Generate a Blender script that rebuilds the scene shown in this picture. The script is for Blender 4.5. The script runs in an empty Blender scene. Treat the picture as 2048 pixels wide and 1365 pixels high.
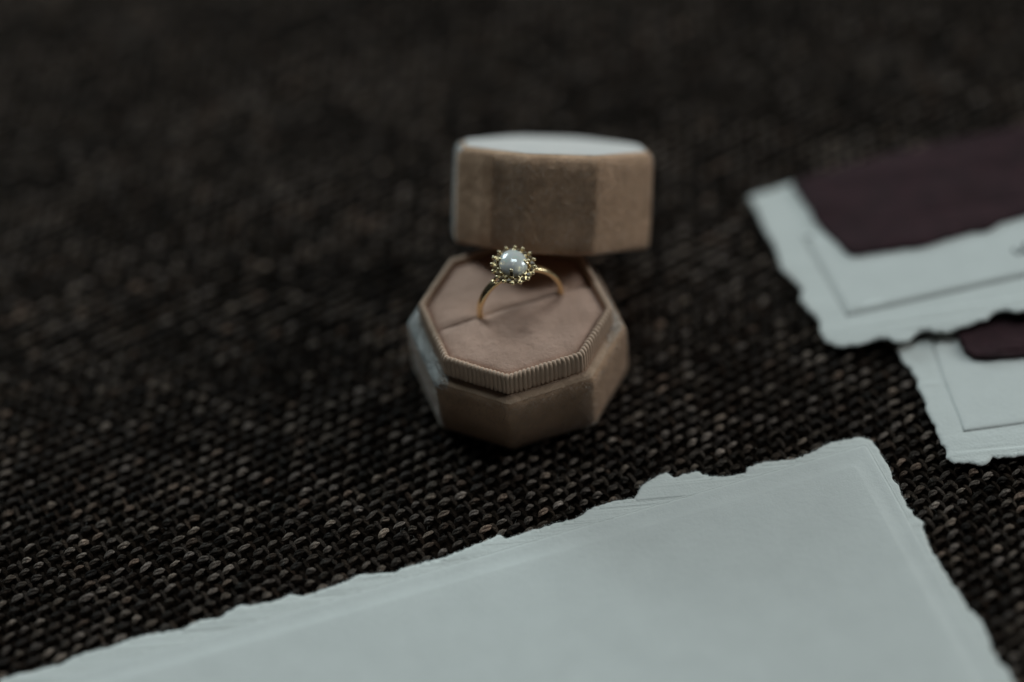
import bpy, bmesh, math, random
import numpy as np
from mathutils import Matrix, Vector

rng = np.random.default_rng(7)
random.seed(7)
sc = bpy.context.scene
COL = sc.collection
MM = 0.001                      # everything below is written in millimetres

# ------------------------------------------------------------------ camera
CAM_POS = np.array([-1.4206, -339.324, 386.011])
PITCH, ROLL, FPX = 0.835834, -0.090713, 4204.24
IW, IH = 2048, 1365
_fw = np.array([0.0, math.cos(PITCH), -math.sin(PITCH)])
_rt = np.array([1.0, 0.0, 0.0])
_up = np.cross(_rt, _fw)
_c, _s = math.cos(ROLL), math.sin(ROLL)
_r2, _u2 = _c * _rt + _s * _up, -_s * _rt + _c * _up
cam_data = bpy.data.cameras.new("camera")
cam = bpy.data.objects.new("camera", cam_data)
COL.objects.link(cam)
M = Matrix.Identity(4)
for i in range(3):
    M[i][0], M[i][1], M[i][2], M[i][3] = _r2[i], _u2[i], -_fw[i], CAM_POS[i] * MM
cam.matrix_world = M
cam_data.sensor_width = 36.0
cam_data.lens = FPX * 36.0 / IW
cam_data.clip_start, cam_data.clip_end = 0.01, 50.0
cam_data.dof.use_dof = True
cam_data.dof.focus_distance = 0.4835
cam_data.dof.aperture_fstop = 2.05
cam_data.dof.aperture_blades = 0
sc.camera = cam

# ------------------------------------------------------------------ world and window light
world = bpy.data.worlds.new("World")
sc.world = world
world.use_nodes = True
bg = world.node_tree.nodes["Background"]
bg.inputs["Color"].default_value = (0.80, 0.92, 1.0, 1)
bg.inputs["Strength"].default_value = 0.009

def window_light(name, loc, target, sx, sy, power, color):
    d = bpy.data.lights.new(name, 'AREA')
    d.shape = 'RECTANGLE'
    d.size, d.size_y = sx, sy
    d.energy = power
    d.color = color
    o = bpy.data.objects.new(name, d)
    COL.objects.link(o)
    o.location = loc
    o.rotation_euler = (Vector(target) - Vector(loc)).to_track_quat('-Z', 'Y').to_euler()
    o["kind"] = "helper"
    return o

window_light("window_light_back", (-1.26, 2.17, 0.87), (0, 0, 0), 0.95, 0.75, 30.5, (0.76, 0.95, 1.0))
window_light("window_light_side", (2.25, 0.73, 1.20), (0, 0, 0), 0.83, 1.2, 31.5, (0.87, 0.97, 0.98))
window_light("skylight", (0.03, 0.95, 2.30), (0, 0, 0), 1.05, 0.63, 20.5, (0.78, 0.95, 1.0))

sc.view_settings.view_transform = 'Standard'
sc.view_settings.look = 'None'
sc.view_settings.exposure = 0.0
sc.view_settings.gamma = 1.0
sc.view_settings.use_curve_mapping = False
sc.cycles.max_bounces = 8
sc.cycles.use_denoising = True

# ------------------------------------------------------------------ helpers
def unproj(px, z):
    """points of the picture laid on heights z (number or function of x, y), in millimetres"""
    px = np.asarray(px, float)
    d = _fw + np.outer((px[:, 0] - IW / 2) / FPX, _r2) - np.outer((px[:, 1] - IH / 2) / FPX, _u2)
    zz = z(np.zeros(len(px)), np.zeros(len(px))) if callable(z) else np.full(len(px), float(z))
    for _ in range(12):
        P = CAM_POS + d * ((zz - CAM_POS[2]) / d[:, 2])[:, None]
        if not callable(z):
            break
        zz = z(P[:, 0], P[:, 1])
    return P

def mesh_obj(name, V, F, mat, parent=None, smooth=True, col=None, uv=None, loc=(0, 0, 0)):
    me = bpy.data.meshes.new(name)
    V = np.asarray(V, np.float64) * MM
    if isinstance(F, np.ndarray):
        n, k = F.shape
        me.vertices.add(len(V)); me.loops.add(n * k); me.polygons.add(n)
        me.vertices.foreach_set("co", V.astype(np.float32).ravel())
        me.loops.foreach_set("vertex_index", F.astype(np.int32).ravel())
        me.polygons.foreach_set("loop_start", np.arange(0, n * k, k, dtype=np.int32))
        me.polygons.foreach_set("loop_total", np.full(n, k, np.int32))
        me.update(calc_edges=True)
    else:
        me.from_pydata(V.tolist(), [], [list(map(int, f)) for f in F])
    me.polygons.foreach_set("use_smooth", np.full(len(me.polygons), smooth))
    if col is not None:
        a = me.attributes.new("tint", 'FLOAT_COLOR', 'POINT')
        a.data.foreach_set("color", np.c_[col, np.ones(len(col))].astype(np.float32).ravel())
    if uv is not None:
        a = me.attributes.new("along", 'FLOAT_VECTOR', 'POINT')
        a.data.foreach_set("vector", np.asarray(uv, np.float32).ravel())
    me.materials.append(mat)
    me.update()
    o = bpy.data.objects.new(name, me)
    COL.objects.link(o)
    o.location = Vector(loc) * MM
    if parent is not None:
        o.parent = parent
    return o

def thing(name, label, cat, loc=(0, 0, 0), group=None):
    o = bpy.data.objects.new(name, None)
    o.empty_display_size = 0.01
    COL.objects.link(o)
    o.location = Vector(loc) * MM
    o["label"], o["category"] = label, cat
    if group:
        o["group"] = group
    return o

def smooth_noise(x, y, seed=0, freq=1.0, octaves=3):
    r = np.random.default_rng(seed)
    out = np.zeros_like(np.asarray(x, float))
    amp = 1.0
    for _ in range(octaves):
        for _k in range(4):
            a = r.uniform(0, 2 * math.pi); ph = r.uniform(0, 2 * math.pi); f = freq * r.uniform(0.6, 1.5)
            out += amp * 0.35 * np.sin((x * math.cos(a) + y * math.sin(a)) * f + ph)
        freq *= 2.1; amp *= 0.5
    return out

# ------------------------------------------------------------------ materials
def new_mat(name):
    m = bpy.data.materials.new(name)
    m.use_nodes = True
    nt = m.node_tree
    return m, nt, nt.nodes["Principled BSDF"]

def node(nt, kind, **kw):
    n = nt.nodes.new(kind)
    for k, v in kw.items():
        setattr(n, k, v)
    return n

def noise_node(nt, scale, detail=4.0, coord="Object", rough=0.55, vec_scale=None):
    tc = node(nt, "ShaderNodeTexCoord")
    n = node(nt, "ShaderNodeTexNoise")
    n.inputs["Scale"].default_value = scale
    n.inputs["Detail"].default_value = detail
    n.inputs["Roughness"].default_value = rough
    if vec_scale:
        mp = node(nt, "ShaderNodeMapping")
        mp.inputs["Scale"].default_value = vec_scale
        nt.links.new(tc.outputs[coord], mp.inputs["Vector"])
        nt.links.new(mp.outputs[0], n.inputs["Vector"])
    else:
        nt.links.new(tc.outputs[coord], n.inputs["Vector"])
    return n

def ramp(nt, src, stops):
    r = node(nt, "ShaderNodeValToRGB")
    el = r.color_ramp.elements
    while len(el) > 1:
        el.remove(el[-1])
    el[0].position, el[0].color = stops[0][0], (*stops[0][1], 1)
    for p, c in stops[1:]:
        e = el.new(p); e.color = (*c, 1)
    nt.links.new(src, r.inputs[0])
    return r

def bump(nt, bsdf, height, strength, dist, prev=None):
    b = node(nt, "ShaderNodeBump")
    b.inputs["Strength"].default_value = strength
    b.inputs["Distance"].default_value = dist
    nt.links.new(height, b.inputs["Height"])
    if prev is not None:
        nt.links.new(prev.outputs[0], b.inputs["Normal"])
    nt.links.new(b.outputs[0], bsdf.inputs["Normal"])
    return b

def mat_velvet(name, c_lo, c_hi, sheen=0.9, sheen_rough=0.35, tint=(0.85, 0.86, 0.86)):
    m, nt, b = new_mat(name)
    n = noise_node(nt, 130.0, 5.0)
    r = ramp(nt, n.outputs[0], [(0.35, c_lo), (0.65, c_hi)])
    nt.links.new(r.outputs[0], b.inputs["Base Color"])
    b.inputs["Roughness"].default_value = 0.95
    b.inputs["Specular IOR Level"].default_value = 0.1
    b.inputs["Sheen Weight"].default_value = sheen
    b.inputs["Sheen Roughness"].default_value = sheen_rough
    b.inputs["Sheen Tint"].default_value = (*tint, 1)
    n2 = noise_node(nt, 2600.0, 3.0)
    n3 = noise_node(nt, 260.0, 4.0)
    b1 = bump(nt, b, n3.outputs[0], 0.5, 0.0012)
    bump(nt, b, n2.outputs[0], 0.5, 0.0003, b1)
    return m

def mat_fibre(name, c, sheen=0.6, tint=(1, 1, 1), sr=0.3):
    m, nt, b = new_mat(name)
    b.inputs["Base Color"].default_value = (*c, 1)
    b.inputs["Roughness"].default_value = 0.6
    b.inputs["Specular IOR Level"].default_value = 0.4
    b.inputs["Sheen Weight"].default_value = sheen
    b.inputs["Sheen Roughness"].default_value = sr
    b.inputs["Sheen Tint"].default_value = (*tint, 1)
    return m

def mat_paper(name, c, var=0.03, grain=420.0, strength=0.35, cockle=0.0, fine=900.0):
    m, nt, b = new_mat(name)
    n = noise_node(nt, 140.0, 7.0, rough=0.7)
    lo = tuple(x * (1 - var) for x in c); hi = tuple(min(1, x * (1 + var)) for x in c)
    r = ramp(nt, n.outputs[0], [(0.3, lo), (0.7, hi)])
    nt.links.new(r.outputs[0], b.inputs["Base Color"])
    b.inputs["Roughness"].default_value = 0.85
    b.inputs["Specular IOR Level"].default_value = 0.25
    n2 = noise_node(nt, grain, 5.0, rough=0.65)
    n3 = noise_node(nt, grain * 4, 3.0)
    b1 = None
    if cockle:
        n4 = noise_node(nt, 30.0, 2.0)
        b1 = bump(nt, b, n4.outputs[0], 1.0, cockle)
    b1 = bump(nt, b, n2.outputs[0], strength, 0.0005, b1)
    bump(nt, b, n3.outputs[0], strength, 0.00012, b1)
    return m

def mat_yarn(name, gain=1.0):
    m, nt, b = new_mat(name)
    at = node(nt, "ShaderNodeAttribute", attribute_name="tint")
    al = node(nt, "ShaderNodeAttribute", attribute_name="along")
    mp = node(nt, "ShaderNodeMapping")
    mp.inputs["Scale"].default_value = (0.55, 2.6, 1.0)
    nt.links.new(al.outputs["Vector"], mp.inputs["Vector"])
    n = node(nt, "ShaderNodeTexNoise")
    n.inputs["Scale"].default_value = 2.2
    n.inputs["Detail"].default_value = 4.0
    n.inputs["Roughness"].default_value = 0.7
    nt.links.new(mp.outputs[0], n.inputs["Vector"])
    r = ramp(nt, n.outputs[0], [(0.32, (0.20, 0.18, 0.16)), (0.5, (0.8, 0.78, 0.75)), (0.68, (2.4, 2.3, 2.15))])
    mx = node(nt, "ShaderNodeMix", data_type='RGBA', blend_type='MULTIPLY')
    mx.inputs[0].default_value = 1.0
    nt.links.new(at.outputs["Color"], mx.inputs[6])
    nt.links.new(r.outputs[0], mx.inputs[7])
    nt.links.new(mx.outputs[2], b.inputs["Base Color"])
    b.inputs["Roughness"].default_value = 0.55
    b.inputs["Specular IOR Level"].default_value = 0.06 * gain
    b.inputs["Sheen Weight"].default_value = 0.0
    b.inputs["Sheen Roughness"].default_value = 0.4
    bump(nt, b, n.outputs[0], 0.9, 0.0006)
    return m

def mat_metal(name, c, rough):
    m, nt, b = new_mat(name)
    b.inputs["Base Color"].default_value = (*c, 1)
    b.inputs["Metallic"].default_value = 1.0
    n = noise_node(nt, 900.0, 4.0)
    r = ramp(nt, n.outputs[0], [(0.3, (rough * 0.7,) * 3), (0.7, (rough * 1.4,) * 3)])
    nt.links.new(r.outputs[0], b.inputs["Roughness"])
    return m

M_VELVET = mat_velvet("rose_velvet", (0.50, 0.305, 0.195), (0.71, 0.445, 0.295), sheen=0.5, sheen_rough=0.3, tint=(0.95, 0.90, 0.84))
M_SHEEN = mat_velvet("rose_velvet_high_sheen", (0.38, 0.265, 0.20), (0.46, 0.32, 0.245), sheen=0.72, sheen_rough=0.95, tint=(0.97, 0.99, 1.0))  # higher and rougher sheen than the side velvet
M_LEDGE = mat_velvet("rose_velvet_ledge", (0.46, 0.30, 0.20), (0.60, 0.40, 0.28), sheen=0.6, sheen_rough=0.5, tint=(0.97, 0.97, 0.96))
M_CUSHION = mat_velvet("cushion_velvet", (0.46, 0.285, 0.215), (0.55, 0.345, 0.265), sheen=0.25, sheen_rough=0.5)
M_PILE = mat_fibre("velvet_pile_fibre", (0.61, 0.38, 0.25), 0.45, (0.95, 0.94, 0.92))
M_PILE_HL = mat_fibre("nap_highlight_fibre", (0.95, 0.88, 0.81), 1.0, (0.97, 0.99, 1.0), 0.95)  # near-white copy of the pile fibre, highlight painted into its colour
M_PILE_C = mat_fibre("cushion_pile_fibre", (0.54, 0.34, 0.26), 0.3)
M_RIB = mat_fibre("grosgrain_thread", (0.56, 0.375, 0.27), 0.1)
M_WHITE = mat_paper("handmade_white_paper", (0.665, 0.65, 0.612))
M_SMOOTH = mat_paper("smooth_white_card", (0.66, 0.645, 0.610), 0.035, 700.0, 0.22, 0.0007)
M_PLUM = mat_paper("plum_cloth_paper", (0.032, 0.0110, 0.0135), 0.35, 170.0, 1.0, 0.0045)
M_YARN = mat_yarn("melange_yarn")
M_YARN_D = mat_yarn("dark_yarn", 0.1)
M_GOLD = mat_metal("yellow_gold", (0.90, 0.69, 0.40), 0.20)
M_INK = mat_fibre("dark_ink", (0.05, 0.05, 0.055), 0.0)

# ------------------------------------------------------------------ woven cloth (the ground)
m, nt, b = new_mat("cloth_shadow_base")
nn = noise_node(nt, 700.0, 3.0)
rr = ramp(nt, nn.outputs[0], [(0.3, (0.007, 0.0046, 0.0034)), (0.7, (0.014, 0.0095, 0.007))])
nt.links.new(rr.outputs[0], b.inputs["Base Color"])
b.inputs["Roughness"].default_value = 1.0
b.inputs["Specular IOR Level"].default_value = 0.0
bump(nt, b, nn.outputs[0], 0.5, 0.0008)
M_CLOTH = m
G = 24
gx = np.linspace(-900, 900, G)
gv = np.array([(x, y, -1.9) for y in gx for x in gx])
gf = np.array([(j * G + i, j * G + i + 1, (j + 1) * G + i + 1, (j + 1) * G + i) for j in range(G - 1) for i in range(G - 1)])
cloth = mesh_obj("ground", gv, gf, M_CLOTH)
cloth["kind"] = "structure"
cloth["label"] = "dark brown woven cloth spread under the box and papers"

def yarn_floats(name, C, ang, half, rad, arch, col, mat, nl, na, plies, twist):
    """one arched, tapering bundle of twisted plies per lattice point"""
    n0 = len(C)
    rep_ = lambda a: np.repeat(a, plies, axis=0)
    C, ang, half, rad, arch, col = map(rep_, (C, ang, half, rad, arch, col))
    n = len(C)
    kply = np.tile(np.arange(plies), n0)
    t = np.linspace(-1, 1, nl)
    th = np.linspace(0, 2 * math.pi, na, endpoint=False)
    prof = np.maximum(1 - np.abs(t) ** 2.4, 0.03) ** 0.5
    T, TH = np.meshgrid(t, th, indexing="ij")
    R = prof[:, None] * np.ones_like(TH)
    if plies > 1:
        pr = rad * rng.uniform(0.46, 0.66, n)
        off_a = 2 * math.pi * kply / plies + np.repeat(rng.uniform(0, 6.28, n0), plies)
        ph = off_a[:, None] + twist * t[None]
        oy = 0.62 * rad[:, None] * prof[None] * np.cos(ph)
        oz = 0.34 * rad[:, None] * prof[None] * np.sin(ph)
        half = half * rng.uniform(0.85, 1.08, n)
        col = col * rng.uniform(0.7, 1.3, n)[:, None]
    else:
        pr = rad; oy = np.zeros((n, nl)); oz = np.zeros((n, nl))
    lx = T[None] * half[:, None, None]
    ly = oy[:, :, None] + (R * np.cos(TH))[None] * pr[:, None, None]
    lz = oz[:, :, None] + (R * np.sin(TH) * 0.70)[None] * pr[:, None, None] - (T ** 2)[None] * arch[:, None, None]
    ca, sa = np.cos(ang)[:, None, None], np.sin(ang)[:, None, None]
    X = C[:, 0, None, None] + lx * ca - ly * sa
    Y = C[:, 1, None, None] + lx * sa + ly * ca
    Z = C[:, 2, None, None] + lz
    V = np.stack([X, Y, Z], -1).reshape(-1, 3)
    k = nl * na
    i, j = np.meshgrid(np.arange(nl - 1), np.arange(na), indexing="ij")
    j1 = (j + 1) % na
    q = np.stack([i * na + j, i * na + j1, (i + 1) * na + j1, (i + 1) * na + j], -1).reshape(-1, 4)
    q = q[:, ::-1]
    F = (q[None] + (np.arange(n) * k)[:, None, None]).reshape(-1, 4)
    colv = np.repeat(col, k, axis=0)
    uvx = lx + rng.uniform(0, 400, n)[:, None, None]
    uvy = (np.minimum(TH, 2 * math.pi - TH)[None] / math.pi + 0.5 * T[None]) + rng.uniform(0, 90, n)[:, None, None]
    uv = np.stack([uvx, uvy, np.zeros_like(uvx)], -1).reshape(-1, 3)
    o = mesh_obj(name, V, F, mat, cloth, True, colv, uv)
    o["kind"] = "stuff"
    return o

A_U = math.radians(27.8)
P_U, P_W = 1.93, 2.92
eu = np.array([math.cos(A_U), math.sin(A_U)]); ew = np.array([-math.sin(A_U), math.cos(A_U)])
iu, iw = np.meshgrid(np.arange(-130, 131), np.arange(-90, 91), indexing="ij")
iu, iw = iu.ravel(), iw.ravel()
pos = iu[:, None] * P_U * eu + iw[:, None] * P_W * ew + np.array([10, 40])
keep = (pos[:, 0] > -185) & (pos[:, 0] < 190) & (pos[:, 1] > -130) & (pos[:, 1] < 205)
iu, iw, pos = iu[keep], iw[keep], pos[keep]
wob = np.c_[smooth_noise(pos[:, 0], pos[:, 1], 3, 0.05), smooth_noise(pos[:, 0], pos[:, 1], 4, 0.05)]
pos = pos + 0.6 * wob
lift = 0.18 * smooth_noise(pos[:, 0], pos[:, 1], 5, 0.09)
even = (iu + iw) % 2 == 0

def yarn_colours(row, x, y, seed):
    r = np.random.default_rng(seed)
    n = len(row)
    rowtone = r.uniform(0, 1, 400)[row + 200]
    patch = smooth_noise(x, y, seed + 1, 0.16, 3) * 0.5
    v = r.uniform(0, 1, n) * 0.76 + 0.24 * rowtone + 0.16 * patch
    stops = np.array([0.0, 0.28, 0.5, 0.72, 0.92, 1.1])
    lum = np.interp(v, stops, [0.013, 0.032, 0.072, 0.145, 0.235, 0.31])
    hue = r.uniform(0, 1, n)
    tint = np.stack([np.interp(hue, [0, .2, .5, 1], [1.34, 1.27, 1.24, 1.22]),
                     np.interp(hue, [0, .2, .5, 1], [0.88, 0.96, 0.97, 0.97]),
                     np.interp(hue, [0, .2, .5, 1], [0.68, 0.78, 0.83, 0.87])], -1)
    return lum[:, None] * tint

n = even.sum()
pe = pos[even] + rng.normal(0, 0.12, (n, 2))
Ce = np.c_[pe, -0.25 + lift[even] + rng.normal(0, 0.08, n)]
yarn_floats("weft_yarn", Ce, A_U + rng.normal(0, 0.08, n) + 0.12, rng.uniform(1.3, 1.95, n), rng.uniform(0.46, 0.84, n),
            rng.uniform(0.35, 0.6, n), yarn_colours(iw[even], pe[:, 0], pe[:, 1], 11), M_YARN, 7, 6, 3, 1.3)
odd = ~even
n = odd.sum()
po = pos[odd] + rng.normal(0, 0.08, (n, 2))
Co = np.c_[po, -0.85 + lift[odd] + rng.normal(0, 0.08, n)]
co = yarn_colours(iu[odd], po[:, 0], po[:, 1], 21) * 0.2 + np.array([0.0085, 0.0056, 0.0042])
yarn_floats("warp_yarn", Co, A_U + math.pi / 2 + rng.normal(0, 0.08, n), rng.uniform(1.6, 2.0, n), rng.uniform(0.55, 0.8, n),
            rng.uniform(0.4, 0.6, n), co, M_YARN_D, 6, 6, 1, 0.0)

# loose fibres standing off the cloth
def loose_fibres(name, P, length, width, mat, parent, curl=1.0, flat=0.35, seed=1):
    r = np.random.default_rng(seed)
    n = len(P); k = 5
    a = r.uniform(0, 2 * math.pi, n); da = r.normal(0, curl, n)
    el = r.uniform(0.0, flat, n)
    L = length * r.uniform(0.4, 1.3, n)
    V = np.zeros((n, k, 2, 3)); p = P.copy()
    for i in range(k):
        d = np.stack([np.cos(a), np.sin(a)], -1)
        nrm = np.stack([-d[:, 1], d[:, 0]], -1)
        w = width * (1 - 0.7 * i / (k - 1))
        for s, sg in ((0, -1), (1, 1)):
            V[:, i, s, :2] = p[:, :2] + sg * w * nrm
            V[:, i, s, 2] = p[:, 2] + sg * w * 0.4
        p = p + np.c_[d * (L / k)[:, None], (L / k) * np.sin(el) * (1 - 0.5 * i)]
        a = a + da
    q = np.array([(2 * i, 2 * i + 1, 2 * i + 3, 2 * i + 2) for i in range(k - 1)])
    F = (q[None] + (np.arange(n) * 2 * k)[:, None, None]).reshape(-1, 4)
    o = mesh_obj(name, V.reshape(-1, 3), F, mat, parent)
    o["kind"] = "stuff"
    return o

sel = rng.choice(len(Ce), 7000, replace=False)
Pf = Ce[sel] + np.c_[rng.normal(0, 0.5, (7000, 2)), rng.uniform(0.5, 0.8, 7000)]
loose_fibres("loose_fibre", Pf, 2.2, 0.016, mat_fibre("loose_cloth_fibre", (0.20, 0.18, 0.16), 0.0), cloth)

# ------------------------------------------------------------------ rounded octagons
def off(a, a1, b, b1, d):
    ex, ey = a - a1, b1 - b
    nx, ny = -ey, ex
    l = math.hypot(nx, ny); nx, ny = nx / l, ny / l
    c = nx * a1 + ny * b - d
    A, B = a - d, b - d
    return A, (c - ny * B) / nx, B, (c - nx * A) / ny

def octagon(o8, d, r, al, nseg=4, nedge=6):
    """perimeter points of the inset, corner-rounded octagon; u runs along al, w towards the viewer"""
    A, A1, B, B1 = off(*o8, d)
    L = [(-A1, B), (A1, B), (A, B1), (A, -B1), (A1, -B), (-A1, -B), (-A, -B1), (-A, B1)]
    pts = []
    for i in range(8):
        p0, p, p1 = np.array(L[i - 1]), np.array(L[i]), np.array(L[(i + 1) % 8])
        d0, d1 = (p0 - p) / np.linalg.norm(p0 - p), (p1 - p) / np.linalg.norm(p1 - p)
        t = r * 0.414
        s, e = p + d0 * t, p + d1 * t
        for k in range(nseg + 1):
            f = k / nseg
            pts.append((1 - f) ** 2 * s + 2 * f * (1 - f) * p + f ** 2 * e)
        nxt = p1 + (p - p1) / np.linalg.norm(p - p1) * t
        for k in range(1, nedge):
            pts.append(e + (nxt - e) * k / nedge)
    pts = np.array(pts)
    u = np.array([math.cos(al), math.sin(al)]); w = np.array([math.sin(al), -math.cos(al)])
    return pts[:, :1] * u + pts[:, 1:] * w

def loft(rings, cap_first=True, cap_last=True):
    n = len(rings[0]); V = np.concatenate(rings); F = []
    for k in range(len(rings) - 1):
        for i in range(n):
            j = (i + 1) % n
            F.append((k * n + i, k * n + j, (k + 1) * n + j, (k + 1) * n + i))
    V = list(map(tuple, V))
    if cap_first:
        V.append(tuple(np.mean(rings[0], 0))); c = len(V) - 1
        F += [(c, (i + 1) % n, i) for i in range(n)]
    if cap_last:
        V.append(tuple(np.mean(rings[-1], 0))); c = len(V) - 1
        o = (len(rings) - 1) * n
        F += [(c, o + i, o + (i + 1) % n) for i in range(n)]
    return np.array(V), F

def tri_points(V, F, density, seed):
    r = np.random.default_rng(seed)
    T = []
    for f in F:
        for k in range(1, len(f) - 1):
            T.append((f[0], f[k], f[k + 1]))
    T = np.array(T)
    a, b_, c = V[T[:, 0]], V[T[:, 1]], V[T[:, 2]]
    cr = np.cross(b_ - a, c - a); ar = np.linalg.norm(cr, axis=1) / 2
    nrm = cr / np.maximum(np.linalg.norm(cr, axis=1), 1e-9)[:, None]
    N = int(ar.sum() * density)
    idx = r.choice(len(T), N, p=ar / ar.sum())
    u, v = r.uniform(0, 1, N), r.uniform(0, 1, N)
    fl = u + v > 1
    u[fl], v[fl] = 1 - u[fl], 1 - v[fl]
    P = a[idx] + u[:, None] * (b_ - a)[idx] + v[:, None] * (c - a)[idx]
    return P, nrm[idx]

def pile(name, V, F, density, length, width, mat, parent, seed, nap=(0, 0, -0.2), spread=0.35, keep=None):
    P, N = tri_points(V, F, density, seed)
    if keep is not None:
        k = keep(P, N); P, N = P[k], N[k]
    r = np.random.default_rng(seed + 5)
    n = len(P)
    nv = np.array(nap)[None] * (1 + 0.3 * smooth_noise(P[:, 0] + P[:, 2], P[:, 1] - P[:, 2], seed, 0.35)[:, None])
    D = N + nv + r.normal(0, spread, (n, 3))
    D /= np.linalg.norm(D, axis=1)[:, None]
    S = np.cross(D, r.normal(0, 1, (n, 3))); S /= np.linalg.norm(S, axis=1)[:, None]
    L = length * r.uniform(0.6, 1.3, n)[:, None]
    P = P - 0.05 * N
    W = np.stack([P - S * width / 2, P + S * width / 2, P + D * L], 1).reshape(-1, 3)
    o = mesh_obj(name, W, np.arange(3 * n).reshape(-1, 3), mat, parent, True)
    sn = N + 0.25 * r.normal(0, 1, (n, 3)); sn /= np.linalg.norm(sn, axis=1)[:, None]
    o.data.normals_split_custom_set_from_vertices(np.repeat(sn, 3, axis=0).tolist())
    o["kind"] = "stuff"
    return o

# ------------------------------------------------------------------ ring box base
AL = 0.27596
BOX8 = (24.0, 10.5, 23.815, 10.78)
box = thing("ring_box", "open octagonal rose beige velvet ring box base with ribbed ribbon rim", "ring box")

def body_noise(P, amp, seed):
    c = np.linalg.norm(P[:, :2], axis=1, keepdims=True) + 1e-6
    q = smooth_noise(P[:, 0] * 1.0 + P[:, 2] * 0.7, P[:, 1] - P[:, 2] * 0.5, seed, 0.22)
    P = P.copy(); P[:, :2] += P[:, :2] / c * (amp * q)[:, None]
    return P

prof = [(2.2, 0.05), (0.9, 0.2), (0.35, 0.7), (0.15, 1.6), (0.05, 5.0), (0.0, 8.5), (0.0, 12.0), (0.05, 14.6), (0.25, 15.8),
        (0.75, 16.6), (1.5, 17.0), (2.6, 17.15), (4.2, 17.2), (4.6, 16.0)]
def velvet_loft(prof, o8, r, al, amp, seed, c0, c1):
    rings = []
    for d, z in prof:
        p = octagon(o8, d, r(d) if callable(r) else r, al)
        rings.append(body_noise(np.c_[p, np.full(len(p), z)], amp, seed))
    return loft(rings, c0, c1)
KL = 10                           # the side strip ends under the ledge piece
BV, BF = velvet_loft(prof[:KL + 1], BOX8, 2.2, AL, 0.12, 31, True, False)
body = mesh_obj("box_body", BV, BF, M_VELVET, box)
pile("velvet_pile", BV, BF, 30, 0.5, 0.07, M_PILE, body, 41, nap=(0.05, 0, -0.25), keep=lambda P, N: P[:, 2] > 0.3)
LV_, LF_ = velvet_loft([(d - 0.05, z + 0.06) for d, z in prof[KL - 1:]], BOX8, 2.2, AL, 0.12, 31, False, True)
ledge = mesh_obj("velvet_ledge", LV_, LF_, M_LEDGE, box)
def shoulder_highlight(P, N):
    """where pale fibres paint the window highlight: left shoulder, and lightly the right one"""
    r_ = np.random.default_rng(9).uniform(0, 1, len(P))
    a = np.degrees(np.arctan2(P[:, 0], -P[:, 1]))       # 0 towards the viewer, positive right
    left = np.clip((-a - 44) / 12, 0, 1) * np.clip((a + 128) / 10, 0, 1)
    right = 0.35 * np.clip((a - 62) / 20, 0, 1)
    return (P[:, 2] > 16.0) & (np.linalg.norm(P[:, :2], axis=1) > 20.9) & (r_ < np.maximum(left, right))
pile("nap_highlight", LV_, LF_, 120, 0.6, 0.14, M_PILE_HL, ledge, 42, nap=(-0.6, -0.2, 0.1), spread=0.5, keep=shoulder_highlight)  # pale fibres imitate the window light caught by the shoulder
pile("nap_highlight", BV, BF, 120, 0.6, 0.14, M_PILE_HL, body, 44, nap=(-0.2, 0.0, 0.6), spread=0.5,
     keep=lambda P, N: shoulder_highlight(P * np.array([1, 1, 0]) + np.array([0, 0, 17.0]), N) & (P[:, 2] > 15.4) & (P[:, 0] < 0))  # the painted highlight carried on over the left shoulder's rounding

# grosgrain ribbon: ribs are real relief
rp = [(d_ - 0.22, z_ - (0.5 if z_ > 18 else 0.0)) for d_, z_ in [(3.05, 16.7), (3.02, 18.0), (3.0, 20.0), (3.0, 21.6), (3.05, 22.6), (3.25, 23.2), (3.6, 23.6), (4.0, 23.7), (4.4, 23.5),
      (4.7, 23.1), (4.85, 22.4), (4.9, 21.2)]]
base_p = octagon(BOX8, 3.9, 1.6, AL, 8, 40)
seg = np.r_[0, np.cumsum(np.linalg.norm(np.roll(base_p, -1, 0) - base_p, axis=1))]
per = seg[-1]
NR = int(round(per / 1.03))
NS = NR * 9
srib = np.arange(NS) * per / NS
def resample(p):
    pc = np.r_[p, p[:1]]
    return np.c_[np.interp(srib, seg, pc[:, 0]), np.interp(srib, seg, pc[:, 1])]
ph = (srib / per * NR) % 1.0
rib_h = np.sqrt(np.maximum(1 - (2 * ph - 1) ** 2, 0.0))
jit = np.random.default_rng(5).normal(0, 1, NR)
rib_id = (srib / per * NR).astype(int) % NR
rings = []
for k, (d, z) in enumerate(rp):
    p = resample(octagon(BOX8, d, 1.6, AL, 8, 40))
    q = resample(octagon(BOX8, d - 0.5, 1.6, AL, 8, 40)) - p
    q /= np.linalg.norm(q, axis=1)[:, None]
    if k < 5: ou, oz = 1.0, 0.0
    elif k < 7: ou, oz = 0.6, 0.8
    elif k < 9: ou, oz = -0.3, 0.95
    else: ou, oz = -1.0, 0.1
    h = 0.46 * rib_h - 0.42 + 0.035 * jit[rib_id]
    wav = 0.10 * smooth_noise(p[:, 0], p[:, 1], 77, 0.35)
    P = np.c_[p + q * (h * ou)[:, None], z + h * oz + (wav if k > 0 else 0)]
    rings.append(P)
RV, RF = loft(rings, False, False)
ribbon = mesh_obj("ribbon_rim", RV, RF, M_RIB, box)
ribbon["label"] = "taupe grosgrain ribbon with fine upright ribs"
nt = M_RIB.node_tree; b = nt.nodes["Principled BSDF"]
n2 = noise_node(nt, 3500.0, 3.0)
b1 = bump(nt, b, n2.outputs[0], 0.6, 0.00015)

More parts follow.
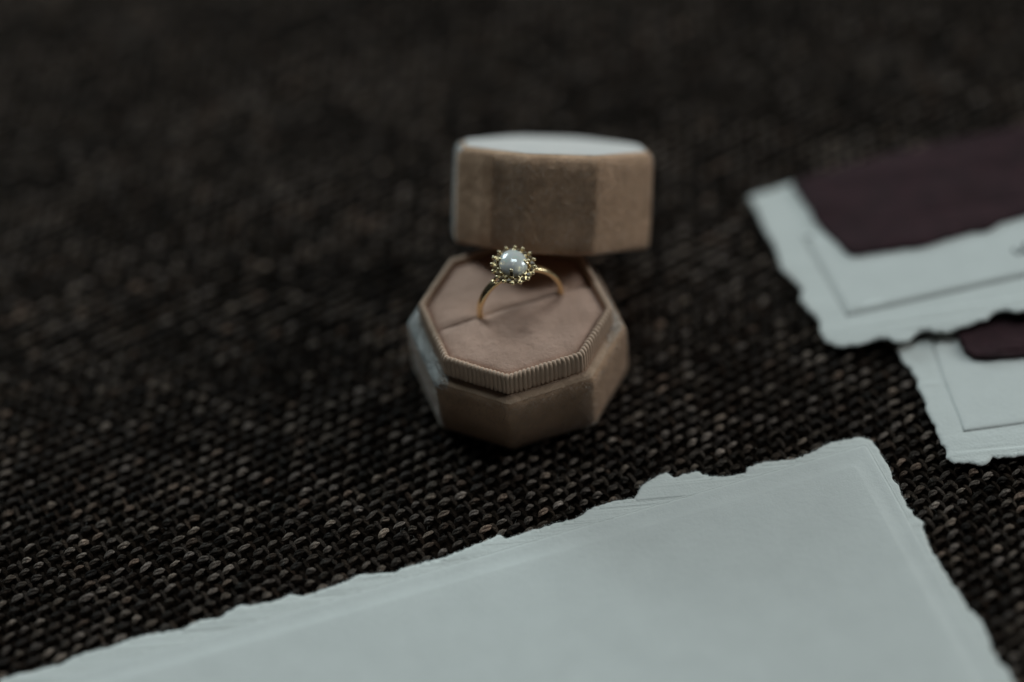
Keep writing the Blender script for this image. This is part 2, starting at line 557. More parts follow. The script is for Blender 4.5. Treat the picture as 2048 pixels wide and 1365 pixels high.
# lace of stitches at the ribbon's foot
st = resample(octagon(BOX8, 2.53, 1.6, AL, 8, 40))[::6]
SV, SF = [], []
for i in range(len(st)):
    p, q = st[i], st[(i + 1) % len(st)]
    d = (q - p) / np.linalg.norm(q - p); nn_ = np.array([d[1], -d[0]])
    c = (p + q) / 2
    L, Wd = 0.34, 0.10
    k = len(SV)
    for s, w_, z in ((-L, -Wd, 17.2), (-L, Wd, 17.2), (L, Wd + .15, 17.22), (L, -Wd + .15, 17.22), (0, 0.07, 17.5)):
        SV.append((*(c + d * s + nn_ * w_), z))
    SF += [(k, k + 1, k + 4), (k + 1, k + 2, k + 4), (k + 2, k + 3, k + 4), (k + 3, k, k + 4)]
stitch = mesh_obj("stitching", SV, SF, M_RIB, box)
stitch["kind"] = "stuff"

# cushion: two pads with the ring slot between them
SLOT_W = -0.61          # slot position along w (towards the viewer is +)
IN8 = off(*BOX8, 4.55)
u_ax = np.array([math.cos(AL), math.sin(AL)]); w_ax = np.array([math.sin(AL), -math.cos(AL)])
def wmax(u):
    A, A1, B, B1 = IN8
    au = np.abs(u)
    return np.where(au <= A1, B, B + (au - A1) * (B1 - B) / (A - A1))
def pad(sign, seed):
    A = IN8[0]
    us = np.linspace(-A, A, 70)
    nw = 44
    V = []
    for u in us:
        wm = float(wmax(u))
        w0 = SLOT_W + sign * 0.01
        w1 = sign * wm
        for k in range(nw):
            f = k / (nw - 1)
            f = f if k else 0.0
            w = w0 + (w1 - w0) * f
            ds = abs(w - w0); db = min(abs(w1 - w), (A - abs(u)))
            db = min(db, abs(w1 - w) * 0.8 + 0.02)
            z = 22.05 + 0.35 * math.cos(u / A * 1.3) - 0.40 * math.exp(-(ds / 0.8)) - 1.6 * math.exp(-(db / 0.75))
            V.append((u, w, z))
    V = np.array(V)
    V[:, 2] += 0.10 * smooth_noise(V[:, 0], V[:, 1], seed, 0.3) 
    nu = len(us)
    # slot wall and outer skirt
    P = V[:, :1] * u_ax + V[:, 1:2] * w_ax
    W = np.c_[P, V[:, 2]]
    F = [(i * nw + k, (i + 1) * nw + k, (i + 1) * nw + k + 1, i * nw + k + 1) for i in range(nu - 1) for k in range(nw - 1)]
    if sign < 0:
        F = [f[::-1] for f in F]
    n0 = len(W)
    low = W[0::nw].copy(); low[:, 2] = 17.5
    W = np.r_[W, low]
    for i in range(nu - 1):
        f = (i * nw, n0 + i, n0 + i + 1, (i + 1) * nw)
        F.append(f if sign > 0 else f[::-1])
    return W, F
for sgn, sd in ((1, 51), (-1, 52)):
    PV, PF = pad(sgn, sd)
    po_ = mesh_obj("cushion_pad", PV, PF, M_CUSHION, box)
    top = [f for f in PF if all(v < 70 * 44 for v in f)]
    pile("velvet_pile", PV, top, 22, 0.30, 0.055, M_PILE_C, po_, 60 + sd, nap=(0.3 * u_ax[0] * 0.3, -0.35, 0.0), spread=0.35)

# ------------------------------------------------------------------ lid, leaning on the box behind
LV = [10.25, 26.6, 16.5, -0.648, 0.126817, 0.8401, 24.0, 11.0534, 23.5396, 11.0127]
LID8 = tuple(0.957 * q for q in (24.0, LV[7], LV[8], LV[9]))
lid = thing("ring_box_cover", "rose beige velvet octagonal lid tilted against the back of the ring box", "box lid", LV[:3])
lid.rotation_mode = 'QUATERNION'
Rm = Matrix.Rotation(LV[3], 3, 'X') @ Matrix.Rotation(LV[4], 3, 'Y')
lid.rotation_quaternion = Rm.to_quaternion()
h = LV[6]
prof = [(4.0, 1.35), (3.4, 1.2), (3.2, 0.3), (2.4, 0.0), (1.0, 0.05), (0.35, 0.4), (0.1, 1.1), (0.0, 5), (0.0, 9), (0.0, 13), (0.02, 17), (0.05, h - 3.2),
        (0.3, h - 1.9), (0.9, h - 0.95), (1.7, h - 0.4), (2.6, h - 0.12), (3.6, h + 0.0), (8.0, h + 0.15), (15.0, h + 0.2)]
KT = 15
soft_r = lambda d: min(2.4 + 1.6 * min(max(d - 0.4, 0), 6.0), (23 - d) * 0.55)
KV, KF = velvet_loft(prof[:KT + 1], LID8, soft_r, LV[5], 0.10, 33, True, False)
shell = mesh_obj("lid_side", KV, KF, M_VELVET, lid)
pile("velvet_pile", KV, KF, 28, 0.5, 0.07, M_PILE, shell, 43, nap=(0.0, -0.05, -0.25), keep=lambda P, N: (P[:, 2] > 0.25) & (N[:, 2] < 0.6))
TV, TF = velvet_loft([(d - 0.03, z + 0.07) for d, z in prof[KT - 1:]], LID8, soft_r, LV[5], 0.10, 33, False, True)
ltop = mesh_obj("lid_panel", TV, TF, M_SHEEN, lid)
pile("nap_highlight", KV, KF, 60, 0.6, 0.08, M_PILE_HL, shell, 46, nap=(-0.2, 0.0, 0.0), spread=0.4, keep=lambda P, N: (P[:, 2] > 1.0) & (N[:, 0] < -0.75) & (N[:, 1] > -0.62))  # pale fibres paint a rim light on the lid's left faces
# the side strip of velvet overlaps itself in an upright fold on the face turned to the left
_per = octagon(LID8, 0.0, 2.0, LV[5]); _pin = octagon(LID8, 1.0, 2.0, LV[5])
q0 = 60
idx = [q0 - 3, q0 - 2, q0 - 1] + list(range(q0, q0 + 8))
line = np.array([_per[k] for k in idx]); nin = np.array([_pin[k] - _per[k] for k in idx])
line = np.r_[line, line[-1:] + (line[-1:] - line[-2:-1]) * 0.15]; nin = np.r_[nin, nin[-1:]]
FV, FF = [], []
zs_ = np.linspace(0.5, h - 1.6, 12)
th_ = np.full(len(line), 0.38); th_[-2] = 0.62; th_[-3] = 0.50; th_[-1] = -0.10; th_[0] = -0.05
for z in zs_:
    e = 0.0 if 0.6 < z < h - 2 else 0.35
    for k in range(len(line)):
        wv = 0.16 * math.sin(z * 0.55 + 0.8) * (1 if k >= len(line) - 3 else 0)
        p_ = line[k] - nin[k] * (th_[k] - e * 0.9) + (line[-1] - line[-2]) * wv
        FV.append((p_[0], p_[1], z))
nk = len(line)
FF = [(a * nk + k, a * nk + k + 1, (a + 1) * nk + k + 1, (a + 1) * nk + k) for a in range(len(zs_) - 1) for k in range(nk - 1)]
FV = np.array(FV)
fold = mesh_obj("velvet_fold", FV, FF, M_VELVET, lid)
fold["label"] = "overlapping end of the velvet wrapped round the side"

# ------------------------------------------------------------------ ring
ring = thing("opal_ring", "gold ring with milky oval opal standing in the cushion slot", "ring")
RC_U, RC_W = 1.6, -0.61      # where the ring stands in the slot
ctr2 = RC_U * u_ax + RC_W * w_ax
R_OUT = 10.75
TILT = math.radians(0)        # the head leans a little towards the viewer
ring.location = Vector((ctr2[0], ctr2[1], 22.2)) * MM
ring.rotation_euler = (0, 0, 0)
ring.rotation_mode = 'QUATERNION'
Q = Matrix.Rotation(AL, 3, 'Z') @ Matrix.Rotation(TILT, 3, 'X') @ Matrix.Rotation(math.radians(-3.8), 3, 'Y')
ring.rotation_quaternion = Q.to_quaternion()
# local frame: x along slot, z up, y away from viewer; pivot at the cushion surface
ZC = 1.0               # circle centre above the cushion surface
def sweep(path, frames, sec):
    n, k = len(path), len(sec[0])
    V = np.concatenate([path[i] + sec[i][:, :1] * frames[i][0] + sec[i][:, 1:] * frames[i][1] for i in range(n)])
    F = [(i * k + j, i * k + (j + 1) % k, (i + 1) * k + (j + 1) % k, (i + 1) * k + j) for i in range(n - 1) for j in range(k)]
    F += [tuple(range(k))[::-1], tuple((n - 1) * k + j for j in range(k))]
    return V, F
def sq_section(w, t, n=16, e=0.55):
    a = np.linspace(0, 2 * math.pi, n, endpoint=False) + math.pi / n
    c, s = np.cos(a), np.sin(a)
    return np.c_[np.sign(c) * np.abs(c) ** e * w / 2, np.sign(s) * np.abs(s) ** e * t / 2]
angs = np.radians(np.linspace(-242, 62, 120))      # from one shoulder round the bottom to the other
path, frames, secs = [], [], []
RM = R_OUT - 0.6
for a in angs:
    er = np.array([math.cos(a), 0, math.sin(a)])
    up = max(0.0, (math.sin(a) - 0.0))
    rr_ = RM + 0.35 * max(0, math.sin(a) - 0.55) * 2.0
    path.append(np.array([0, 0, ZC]) + er * rr_)
    frames.append((np.array([0, 1.0, 0]), er))
    secs.append(sq_section(1.75 + 0.25 * up, 1.25 - 0.05 * up))
V, F = sweep(path, frames, secs)
band = mesh_obj("band", V, F, M_GOLD, ring)
# forked shoulders holding the head
HEAD = 13.55      # height of the halo plane
for s in (-1, 1):
    for yy in (-1, 1):
        p0 = np.array([s * RM * math.cos(math.radians(56)), 0.45 * yy, ZC + RM * math.sin(math.radians(56))])
        p2 = np.array([s * 2.4, 1.5 * yy, HEAD - 1.4])
        p1 = np.array([s * 4.2, 0.9 * yy, ZC + RM * 0.96])
        pts, fr, se = [], [], []
        for f in np.linspace(0, 1, 14):
            pts.append((1 - f) ** 2 * p0 + 2 * f * (1 - f) * p1 + f * f * p2)
        for i in range(14):
            t = pts[min(i + 1, 13)] - pts[max(i - 1, 0)]; t /= np.linalg.norm(t)
            y_ = np.array([0, 1.0, 0]); y_ -= t * (t @ y_); y_ /= np.linalg.norm(y_)
            fr.append((y_, np.cross(t, y_))); se.append(sq_section(0.75, 0.9, 10, 0.8))
        V, F = sweep(pts, fr, se)
        mesh_obj("shoulder", V, F, M_GOLD, ring)
EX, EY = 1.0, 1.17            # the head is a touch longer across the band
def ell_ring(r, z, n=48):
    a = np.linspace(0, 2 * math.pi, n, endpoint=False)
    return np.c_[r * EX * np.cos(a), r * EY * np.sin(a), np.full(n, z)]
cup = [ell_ring(1.6, HEAD - 2.6), ell_ring(2.2, HEAD - 2.4), ell_ring(3.0, HEAD - 1.5), ell_ring(4.3, HEAD - 0.55), ell_ring(4.85, HEAD - 0.35),
       ell_ring(4.92, HEAD - 0.12), ell_ring(4.75, HEAD), ell_ring(3.75, HEAD - 0.05), ell_ring(3.3, HEAD + 0.25), ell_ring(3.0, HEAD + 0.2), ell_ring(2.8, HEAD - 0.5)]
V, F = loft(cup)
M_BEAD = mat_metal("bead_gold", (0.86, 0.70, 0.44), 0.32)
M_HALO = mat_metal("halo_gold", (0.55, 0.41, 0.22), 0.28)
halo = mesh_obj("halo_setting", V, F, M_HALO, ring)

def uv_ball(rx, ry, rz, nu, nv, zmin=-1.0):
    V, F = [], []
    for j in range(nv + 1):
        t = math.asin(max(-1, zmin)) + (math.pi / 2 - math.asin(max(-1, zmin))) * j / nv
        for i in range(nu):
            a = 2 * math.pi * i / nu
            V.append((rx * math.cos(t) * math.cos(a), ry * math.cos(t) * math.sin(a), rz * math.sin(t)))
    F = [(j * nu + i, j * nu + (i + 1) % nu, (j + 1) * nu + (i + 1) % nu, (j + 1) * nu + i) for j in range(nv) for i in range(nu)]
    return np.array(V), F

# opal
m, nt, b = new_mat("milky_opal")
n1 = noise_node(nt, 420.0, 3.0)
n2 = noise_node(nt, 900.0, 2.0)
r1 = ramp(nt, n1.outputs[0], [(0.30, (0.66, 0.80, 0.72)), (0.46, (0.84, 0.80, 0.74)), (0.58, (0.80, 0.80, 0.79)), (0.72, (0.88, 0.75, 0.76))])
nt.links.new(r1.outputs[0], b.inputs["Base Color"])
b.inputs["Roughness"].default_value = 0.42
b.inputs["IOR"].default_value = 1.4
b.inputs["Transmission Weight"].default_value = 0.28
b.inputs["Coat IOR"].default_value = 1.7
b.inputs["Coat Weight"].default_value = 1.0
b.inputs["Coat Roughness"].default_value = 0.04
b.inputs["Subsurface Weight"].default_value = 0.5
b.inputs["Subsurface Radius"].default_value = (1.0, 0.9, 0.8)
b.inputs["Subsurface Scale"].default_value = 0.0008
M_OPAL = m
V, F = uv_ball(3.30, 4.05, 2.45, 40, 14, -0.25)
opal = mesh_obj("opal", V + np.array([0, 0, HEAD + 0.55]), F, M_OPAL, ring)

# small champagne stones and their beads
m, nt, b = new_mat("champagne_stone")
b.inputs["Base Color"].default_value = (0.17, 0.115, 0.062, 1)
b.inputs["Roughness"].default_value = 0.28
b.inputs["IOR"].default_value = 1.4
b.inputs["Transmission Weight"].default_value = 0.2
M_STONE = m
def gem():
    V = [(0, 0, 0.34)]
    for r, z, ph in ((0.34, 0.34, 0), (0.62, 0.08, 0.4), (0.58, 0.0, 0.4), (0.1, -0.4, 0)):
        for i in range(8):
            a = 2 * math.pi * i / 8 + ph
            V.append((r * math.cos(a), r * math.sin(a), z))
    F = [(0, 1 + i, 1 + (i + 1) % 8) for i in range(8)]
    for k in range(3):
        o0, o1 = 1 + 8 * k, 9 + 8 * k
        F += [(o0 + i, o1 + i, o1 + (i + 1) % 8, o0 + (i + 1) % 8) for i in range(8)]
    return np.array(V), F
GV, GF = gem()
bead_me = gem_me = None
NST = 16
BV_, BF_ = uv_ball(0.45, 0.45, 0.48, 10, 7)
for i in range(NST):
    a = 2 * math.pi * (i + 0.35) / NST
    p = np.array([4.25 * EX * math.cos(a), 4.25 * EY * math.sin(a), HEAD + 0.02])
    if gem_me is None:
        o = mesh_obj("small_stone", GV, GF, M_STONE, halo, False); gem_me = o.data
    else:
        o = bpy.data.objects.new("small_stone", gem_me); COL.objects.link(o); o.parent = halo
    o.location = Vector(p) * MM
    o.rotation_euler = (random.uniform(-.15, .15), random.uniform(-.15, .15), a + random.uniform(-.3, .3))
    for rad, zz, da, scl in ((4.98, 0.10, 0.5, 1.0), (3.66, 0.30, 0.5, 0.82)):
        a2 = 2 * math.pi * (i + 0.35 + da) / NST + random.uniform(-.03, .03)
        p = np.array([rad * EX * math.cos(a2), rad * EY * math.sin(a2), HEAD + zz + random.uniform(-.05, .05)])
        if bead_me is None:
            o = mesh_obj("prong_bead", BV_, BF_, M_BEAD, halo); bead_me = o.data
        else:
            o = bpy.data.objects.new("prong_bead", bead_me); COL.objects.link(o); o.parent = halo
        o.location = Vector(p) * MM
        o.scale = (scl * random.uniform(.9, 1.1),) * 3
# claws over the opal
for deg in (-118, -28, 62, 152):
    a = math.radians(deg)
    pts, fr, se = [], [], []
    for f in np.linspace(0, 1, 8):
        rr_ = 3.45 + 0.12 * math.sin(f * math.pi) - 0.75 * f ** 3
        pts.append(np.array([rr_ * EX * math.cos(a), rr_ * EY * math.sin(a), HEAD + 0.05 + 1.75 * f]))
        s_ = sq_section(0.85 - 0.1 * f, 0.7 - 0.1 * f, 10, 0.9)
        if f == 1: s_ = s_ * 0.45
        se.append(s_)
        fr.append((np.array([-math.sin(a), math.cos(a), 0]), np.array([math.cos(a), math.sin(a), 0])))
    V, F = sweep(pts, fr, se)
    claw = mesh_obj("claw", V, F, M_GOLD, ring)
    o = bpy.data.objects.new("claw_tip", bead_me); COL.objects.link(o); o.parent = claw
    o.location = Vector(pts[-1] + np.array([0.12 * math.cos(a), 0.12 * math.sin(a), 0.0])) * MM
    o.scale = (1.15, 0.85, 0.9); o.rotation_euler = (0, 0, a + math.pi / 2)

# ------------------------------------------------------------------ papers
EDGES = []
def refine(P, step, amp, seed, lo=None):
    """subdivide an outline and roughen it as torn paper"""
    r = np.random.default_rng(seed)
    out = []
    for i in range(len(P)):
        a, b_ = P[i], P[(i + 1) % len(P)]
        n = max(1, int(np.linalg.norm(b_ - a) / step))
        d = (b_ - a) / max(np.linalg.norm(b_ - a), 1e-6); nn_ = np.array([-d[1], d[0]])
        for k in range(n):
            f = k / n
            out.append(a + (b_ - a) * f + nn_ * r.normal(0, amp))
    out = np.array(out)
    if amp:
        k1 = smooth_noise(out[:, 0], out[:, 1], seed + 100, 2.2, 3)
        k2 = smooth_noise(out[:, 0], out[:, 1], seed + 200, 2.2, 3)
        out = out + 0.17 * np.c_[k1, k2]
    return out

def inward(P, dist, sm=5):
    """inset of a closed outline using smoothed normals (outline counter-clockwise)"""
    n = len(P)
    T = np.roll(P, -sm, 0) - np.roll(P, sm, 0)
    N = np.c_[-T[:, 1], T[:, 0]]
    N /= np.maximum(np.linalg.norm(N, axis=1), 1e-6)[:, None]
    return P + N * dist

def ccw(P):
    x, y = P[:, 0], P[:, 1]
    return P if (x * np.roll(y, -1) - y * np.roll(x, -1)).sum() > 0 else P[::-1]

def fill(V2):
    from mathutils.geometry import tessellate_polygon
    return tessellate_polygon([[Vector((p[0], p[1], 0)) for p in V2]])

def sheet(name, P, zfun, mat, parent, rings, zrough=0.0, seed=0, sm=5, cap_grid=None):
    """rings: list of (inset, height above zfun); closes top with a fill and the bottom open sheet with a flat"""
    P = ccw(np.asarray(P)[:, :2])
    r = np.random.default_rng(seed)
    R = []
    for d, z in rings:
        q = inward(P, d, sm) if d else P
        zz = zfun(q[:, 0], q[:, 1]) + z + r.normal(0, zrough, len(q)) * (1 if d < 1.5 else 0.3)
        R.append(np.c_[q, zz])
    n = len(P)
    V = np.concatenate(R)
    F = [(k * n + i, k * n + (i + 1) % n, (k + 1) * n + (i + 1) % n, (k + 1) * n + i) for k in range(len(R) - 1) for i in range(n)]
    o0 = (len(R) - 1) * n
    for t in fill(R[-1][:, :2]):
        a, b_, c = R[-1][t[0]], R[-1][t[1]], R[-1][t[2]]
        up = (b_[0] - a[0]) * (c[1] - a[1]) - (b_[1] - a[1]) * (c[0] - a[0]) > 0
        F.append(tuple(o0 + k for k in (t if up else t[::-1])))
    for t in fill(R[0][:, :2]):
        a, b_, c = R[0][t[0]], R[0][t[1]], R[0][t[2]]
        up = (b_[0] - a[0]) * (c[1] - a[1]) - (b_[1] - a[1]) * (c[0] - a[0]) > 0
        F.append(tuple(t if not up else t[::-1]))
    return mesh_obj(name, V, F, mat, parent)

flat = lambda z: (lambda x, y: np.full(np.shape(x), float(z)))
Z0 = 0.75                       # top of the weave

# --- large sheet in front
top_px = [(0, 1358), (37, 1348), (68, 1341), (122, 1328), (146, 1314), (176, 1304), (220, 1294), (264, 1276), (322, 1265), (366, 1258), (391, 1243),
          (439, 1236), (476, 1211), (500, 1212), (535, 1206), (569, 1196), (579, 1188), (600, 1193), (645, 1180), (692, 1163), (718, 1150), (785, 1145), (831, 1129),
          (892, 1114), (908, 1106), (974, 1080), (1000, 1068), (1010, 1078), (1050, 1065), (1100, 1050), (1150, 1037), (1185, 1015), (1229, 1002), (1268, 996),
          (1282, 972), (1312, 952), (1334, 945), (1347, 955), (1369, 947), (1396, 942), (1417, 953), (1457, 953), (1492, 945), (1496, 934), (1527, 925),
          (1584, 919), (1615, 908), (1641, 897), (1663, 884), (1689, 881), (1720, 873), (1744, 882), (1755, 897), (1762, 908), (1768, 919), (1780, 936), (1786, 959),
          (1801, 977), (1803, 989), (1813, 1011), (1822, 1020), (1828, 1033), (1844, 1042), (1847, 1059), (1859, 1094), (1872, 1115), (1888, 1142), (1907, 1174),
          (1918, 1182), (1934, 1214), (1960, 1238), (1971, 1257), (1985, 1302), (2000, 1326), (2019, 1345), (2030, 1372), (2052, 1420), (2085, 1490), (2120, 1560)]
zc = Z0 + 0.25
out = unproj(top_px, zc)[:, :2]
cr = unproj([(1734, 887)], zc)[0, :2]                    # true corner
e1 = unproj([(300, 1303)], zc)[0, :2] - cr; e1 /= np.linalg.norm(e1)
e2 = np.array([-e1[1], e1[0]])
if e2[1] > 0: e2 = -e2
W1, W2 = 205.0, 140.0
extra = [cr + e1 * 2 + e2 * W2, cr + e1 * 60 + e2 * (W2 + 1), cr + e1 * 130 + e2 * W2, cr + e1 * W1 + e2 * (W2 - 1), cr + e1 * (W1 + 1) + e2 * 70, cr + e1 * W1 - e2 * 1]
outline = np.r_[out, np.array(extra)]
outline = refine(outline, 0.45, 0.07, 3)
big = thing("letterpress_sheet", "large white handmade sheet with torn deckled edge lying in front of the ring box", "paper sheet", (0, 0, 0))
sheet("deckled_edge", outline, flat(Z0), M_WHITE, big, [(0.0, 0.0), (0.0, 0.10), (0.35, 0.26), (1.0, 0.30)], 0.035, 4, 9)
EDGES.append((outline, Z0 + 0.1, "w", big, 5, 0.7, 71))
# upper layer: straight trimmed edge, raised pressed panel
def rect(d, z, n1=30, n2=22):
    """rounded rectangle inset d from the trimmed edge, counter-clockwise from the corner"""
    a0, a1, b0, b1 = d, W1 - 4 - d, d, W2 - 4 - d
    pts = []
    rc = 0.8
    for (x, y) in [(a0 + rc, b0), (a0 + rc * .3, b0 + rc * .3), (a0, b0 + rc)]: pts.append((x, y))
    for k in range(1, n2): pts.append((a0, b0 + rc + (b1 - b0 - rc) * k / n2))
    pts.append((a0, b1))
    for k in range(1, n1): pts.append((a0 + (a1 - a0) * k / n1, b1))
    pts.append((a1, b1))
    for k in range(1, n2): pts.append((a1, b1 + (b0 - b1) * k / n2))
    pts.append((a1, b0))
    for k in range(1, n1): pts.append((a1 + (a0 + rc - a1) * k / n1, b0))
    p = np.array(pts)
    w = 0.10 * smooth_noise(p[:, 0] + d, p[:, 1], 9, 0.12)
    P = cr + p[:, :1] * e1 + p[:, 1:] * e2
    P = P + np.c_[w, w] * 0.6
    zz = z + 0.03 * smooth_noise(P[:, 0], P[:, 1], 8, 0.15)
    return np.c_[P, zz]
zb = Z0 + 0.27
rings = [rect(0.0, zb - 0.05), rect(0.0, zb + 0.10), rect(0.15, zb + 0.13), rect(0.42, zb - 0.10), rect(0.62, zb + 0.17), rect(0.85, zb + 0.20), rect(2.2, zb + 0.21), rect(4.4, zb + 0.20), rect(5.3, zb + 0.46), rect(5.9, zb + 0.50), rect(9, zb + 0.5)]
V, F = loft(rings, False, True)
if np.cross(V[F[0][1]] - V[F[0][0]], V[F[0][2]] - V[F[0][1]])[2] < 0 or True:
    pass
upper = mesh_obj("pressed_sheet", V, F, M_SMOOTH, big)
bm = bmesh.new(); bm.from_mesh(upper.data); bmesh.ops.recalc_face_normals(bm, faces=bm.faces)
up_sum = sum(f.normal.z * f.calc_area() for f in bm.faces)
if up_sum < 0: bmesh.ops.reverse_faces(bm, faces=bm.faces)
bm.to_mesh(upper.data); bm.free()

# --- second stack (lower right): white deckled card, smooth card, plum strip
GR_W, GR_S, GR_P = "white deckled cards", "smooth cards", "plum strips"
pxB = [(1798, 708), (1806, 726), (1820, 736), (1834, 758), (1837, 779), (1849, 795), (1854, 824), (1870, 851), (1880, 880), (1893, 901), (1893, 917), (1909, 926),
       (1938, 926), (1962, 931), (1975, 926), (1986, 915), (2017, 914), (2048, 911), (2200, 888), (2420, 850), (2330, 600), (2060, 640), (1850, 675), (1790, 695)]
zB = Z0 + 0.05
P = refine(unproj(pxB, zB + 0.5)[:, :2], 0.5, 0.06, 12)
sB = sheet("deckled_card", P, flat(zB), M_WHITE, None, [(0.0, 0.0), (0.0, 0.22), (0.3, 0.48), (1.0, 0.55)], 0.03, 13, 9)
EDGES.append((P, zB + 0.2, "w", sB, 5, 0.7, 72))
sB["label"], sB["category"], sB["group"] = "white deckled card nearer the large sheet, partly covered by the other deckled card", "card", GR_W
pxB2 = [(1862, 684), (1885.5, 758), (1912, 824), (1927, 864), (2048, 848), (2200, 828), (2400, 800), (2300, 610), (2060, 655), (1860, 680)]
zB2 = zB + 0.535
P = refine(unproj(pxB2, zB2 + 0.1)[:, :2], 2.0, 0.0, 14)
s2 = sheet("smooth_card", P, flat(zB2), M_SMOOTH, None, [(0.0, 0.0), (0.0, 0.03), (0.65, 0.24), (0.85, 0.27), (2.0, 0.28)], 0.0, 15, 1)
s2["label"], s2["category"], s2["group"] = "smooth white card under the ragged short plum strip", "card", GR_S
def plum_z(base, seed, amp, x, y):
    return base + amp * (0.5 + 0.5 * smooth_noise(x, y, seed, 0.35))
pxB3 = [(1908, 650), (1916, 673), (1925, 692), (1933, 706), (1950, 714), (1976, 717), (2005, 714), (2048, 711), (2200, 695), (2380, 675), (2320, 590), (2060, 615), (1930, 640)]
zB3 = zB2 + 0.3
P = refine(unproj(pxB3, zB3 + 1.0)[:, :2], 0.9, 0.10, 16)
s3 = sheet("plum_strip", P, lambda x, y: plum_z(zB3, 17, 0.5, x, y), M_PLUM, None, [(0.4, 0.45), (-0.1, 0.6), (0.1, 0.95), (0.8, 1.2), (2.0, 1.0)], 0.06, 18)
EDGES.append((P, zB3 + 0.9, "p", s3, 8, 1.2, 74))
s3["label"], s3["category"], s3["group"] = "short dark plum strip poking out below the upper deckled card", "strip", GR_P

# --- first stack (upper right), its near end rides up over the second stack
_x0 = unproj([(1497, 393)], 1.0)[0, 0]
def rise(x, y):
    return 0.085 * (np.asarray(x, float) - _x0)
zA = Z0 + 0.05
zAf = lambda x, y: zA + rise(x, y)
pxA = [(1497, 393), (1515, 388), (1547, 379), (1575, 368), (1640, 356), (1800, 318), (1950, 285), (2060, 262), (2300, 205), (2420, 400), (2440, 540), (2200, 588), (2048, 622), (2029, 625),
       (2013, 618), (1989, 625), (1974, 640), (1954, 643), (1950, 647), (1911, 659), (1898, 664), (1869, 664), (1861, 660), (1843, 662), (1826, 673), (1817, 683),
       (1797, 686), (1788, 684), (1779, 676), (1754, 678), (1719, 690), (1677, 694), (1652, 683), (1640, 662), (1638, 641), (1621, 623), (1600, 599), (1605, 578),
       (1585, 557), (1564, 539), (1550, 493), (1529, 458), (1515, 423)]
P = refine(unproj(pxA, lambda x, y: zAf(x, y) + 0.4)[:, :2], 0.5, 0.06, 22)
sA = sheet("deckled_card", P, zAf, M_WHITE, None, [(0.0, 0.0), (0.0, 0.22), (0.3, 0.48), (1.0, 0.55)], 0.03, 23, 9)
EDGES.append((P, lambda x, y: zAf(x, y) + 0.2, "w", sA, 5, 0.7, 73))
sA["label"], sA["category"], sA["group"] = "white deckled card under the long plum strip, behind the other deckled card", "card", GR_W
pxA2 = [(1600, 466), (1612, 490), (1650, 556), (1693, 634), (1800, 610), (1920, 583), (2048, 555), (2250, 508), (2400, 470), (2300, 330), (2048, 390), (1800, 440), (1650, 470)]
zA2f = lambda x, y: zAf(x, y) + 0.535
P = refine(unproj(pxA2, lambda x, y: zA2f(x, y) + 0.1)[:, :2], 2.0, 0.0, 24)
sA2 = sheet("smooth_card", P, zA2f, M_SMOOTH, None, [(0.0, 0.0), (0.0, 0.03), (1.55, 0.44), (1.8, 0.48), (2.6, 0.49)], 0.0, 25, 1)
sA2["label"], sA2["category"], sA2["group"] = "thick smooth white card with dark lettering under the long plum strip", "card", GR_S
pxA3 = [(1586, 367), (1600, 390), (1617, 412), (1629, 437), (1650, 460), (1672, 481), (1690, 500), (1704, 509), (1730, 507), (1762, 501), (1846, 490), (1894, 476), (1941, 464), (1977, 459), (2001, 444), (2048, 430),
        (2200, 395), (2400, 350), (2360, 190), (2200, 214), (2048, 248), (2013, 260), (1941, 273), (1870, 287), (1798, 303), (1727, 322), (1655, 341), (1610, 356)]
def zA3(x, y):
    z = zA2f(x, y) + 0.54
    return z + 0.35 * (0.5 + 0.5 * smooth_noise(x, y, 27, 0.16))
P = refine(unproj(pxA3, lambda x, y: zA3(x, y) + 0.5)[:, :2], 1.0, 0.08, 26)
s3 = sheet("plum_strip", P, zA3, M_PLUM, None, [(0.0, -0.6), (-0.1, 0.1), (0.1, 0.4), (0.8, 0.55), (3.0, 0.6)], 0.04, 28)
EDGES.append((P, lambda x, y: zA3(x, y) + 0.3, "p", s3, 8, 1.2, 75))
s3["label"], s3["category"], s3["group"] = "long dark plum strip laid across the back of the cards", "strip", GR_P

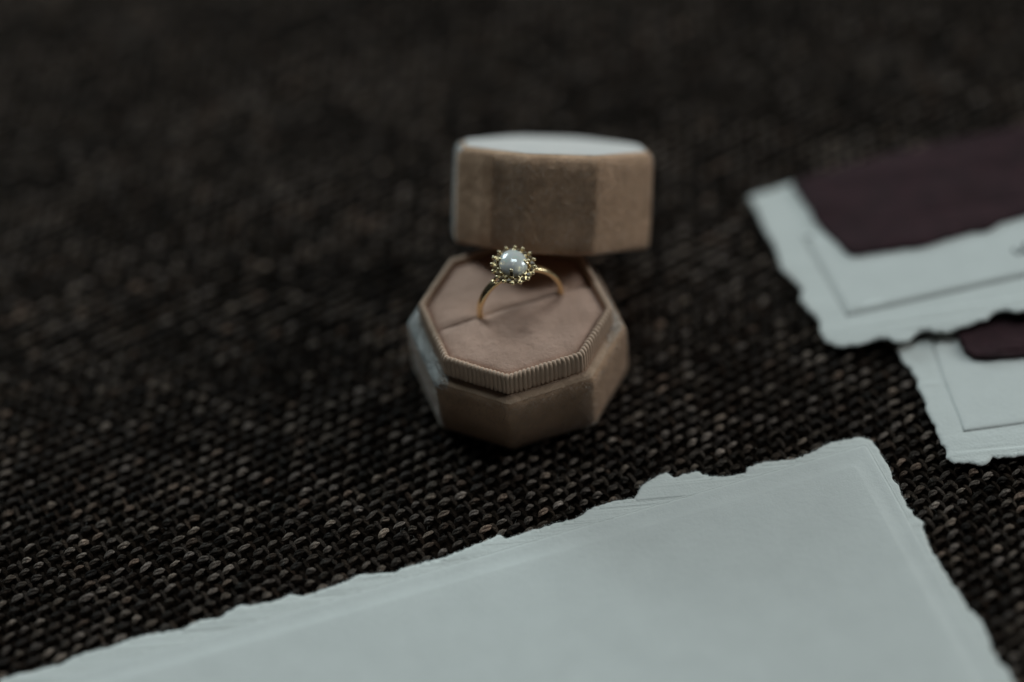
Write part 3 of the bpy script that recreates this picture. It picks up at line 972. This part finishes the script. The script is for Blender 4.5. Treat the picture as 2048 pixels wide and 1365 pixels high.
# printed lettering at the card's edge
def ink(px, wid):
    q = np.array(px, float)
    V, F = [], []
    W3 = unproj(q, lambda x, y: zA2f(x, y) + 0.515)
    for i in range(len(W3)):
        t = W3[min(i + 1, len(W3) - 1)] - W3[max(i - 1, 0)]; t = t[:2] / np.linalg.norm(t[:2])
        nn_ = np.array([-t[1], t[0], 0]) * wid
        V += [W3[i] - nn_, W3[i] + nn_]
    F = [(2 * i, 2 * i + 1, 2 * i + 3, 2 * i + 2) for i in range(len(W3) - 1)]
    return V, F
V, F = [], []
for px in ([(2027, 497), (2030, 504), (2038, 508), (2045, 504), (2049, 495), (2052, 486)],
           [(2049, 495), (2052, 504), (2058, 507), (2064, 500), (2068, 488)], [(2068, 488), (2071, 500), (2078, 503), (2086, 494)]):
    v, f = ink(px, 0.5)
    F += [tuple(k + len(V) for k in q) for q in f]; V += v
let = mesh_obj("lettering", V, F, M_INK, sA2)

# short fibres standing out of the torn edges
def edge_fibres(P, z, mat, parent, per_mm, length, seed):
    P = ccw(np.asarray(P)[:, :2])
    r = np.random.default_rng(seed)
    d = np.linalg.norm(np.roll(P, -1, 0) - P, axis=1)
    n = int(d.sum() * per_mm)
    i = r.choice(len(P), n, p=d / d.sum())
    f = r.uniform(0, 1, n)[:, None]
    Q = P[i] * (1 - f) + P[(i + 1) % len(P)] * f + r.normal(0, 0.08, (n, 2))
    zz = z(Q[:, 0], Q[:, 1]) if callable(z) else np.full(n, z)
    keep_ = (np.abs(Q[:, 0]) < 170) & (Q[:, 1] > -125)
    Q, zz = Q[keep_], zz[keep_]
    loose_fibres("edge_fibre", np.c_[Q, zz + r.uniform(0, 0.3, len(Q))], length, 0.022, mat, parent, 0.5, 0.5, seed)
M_WFIB = mat_fibre("white_paper_fibre", (0.66, 0.65, 0.62), 0.0)
M_PFIB = mat_fibre("plum_fibre", (0.040, 0.014, 0.018), 0.2)
for P_, z_, m_, o_, dn, ln, sd in EDGES:
    edge_fibres(P_, z_, m_ == "w" and M_WFIB or M_PFIB, o_, dn, ln, sd)
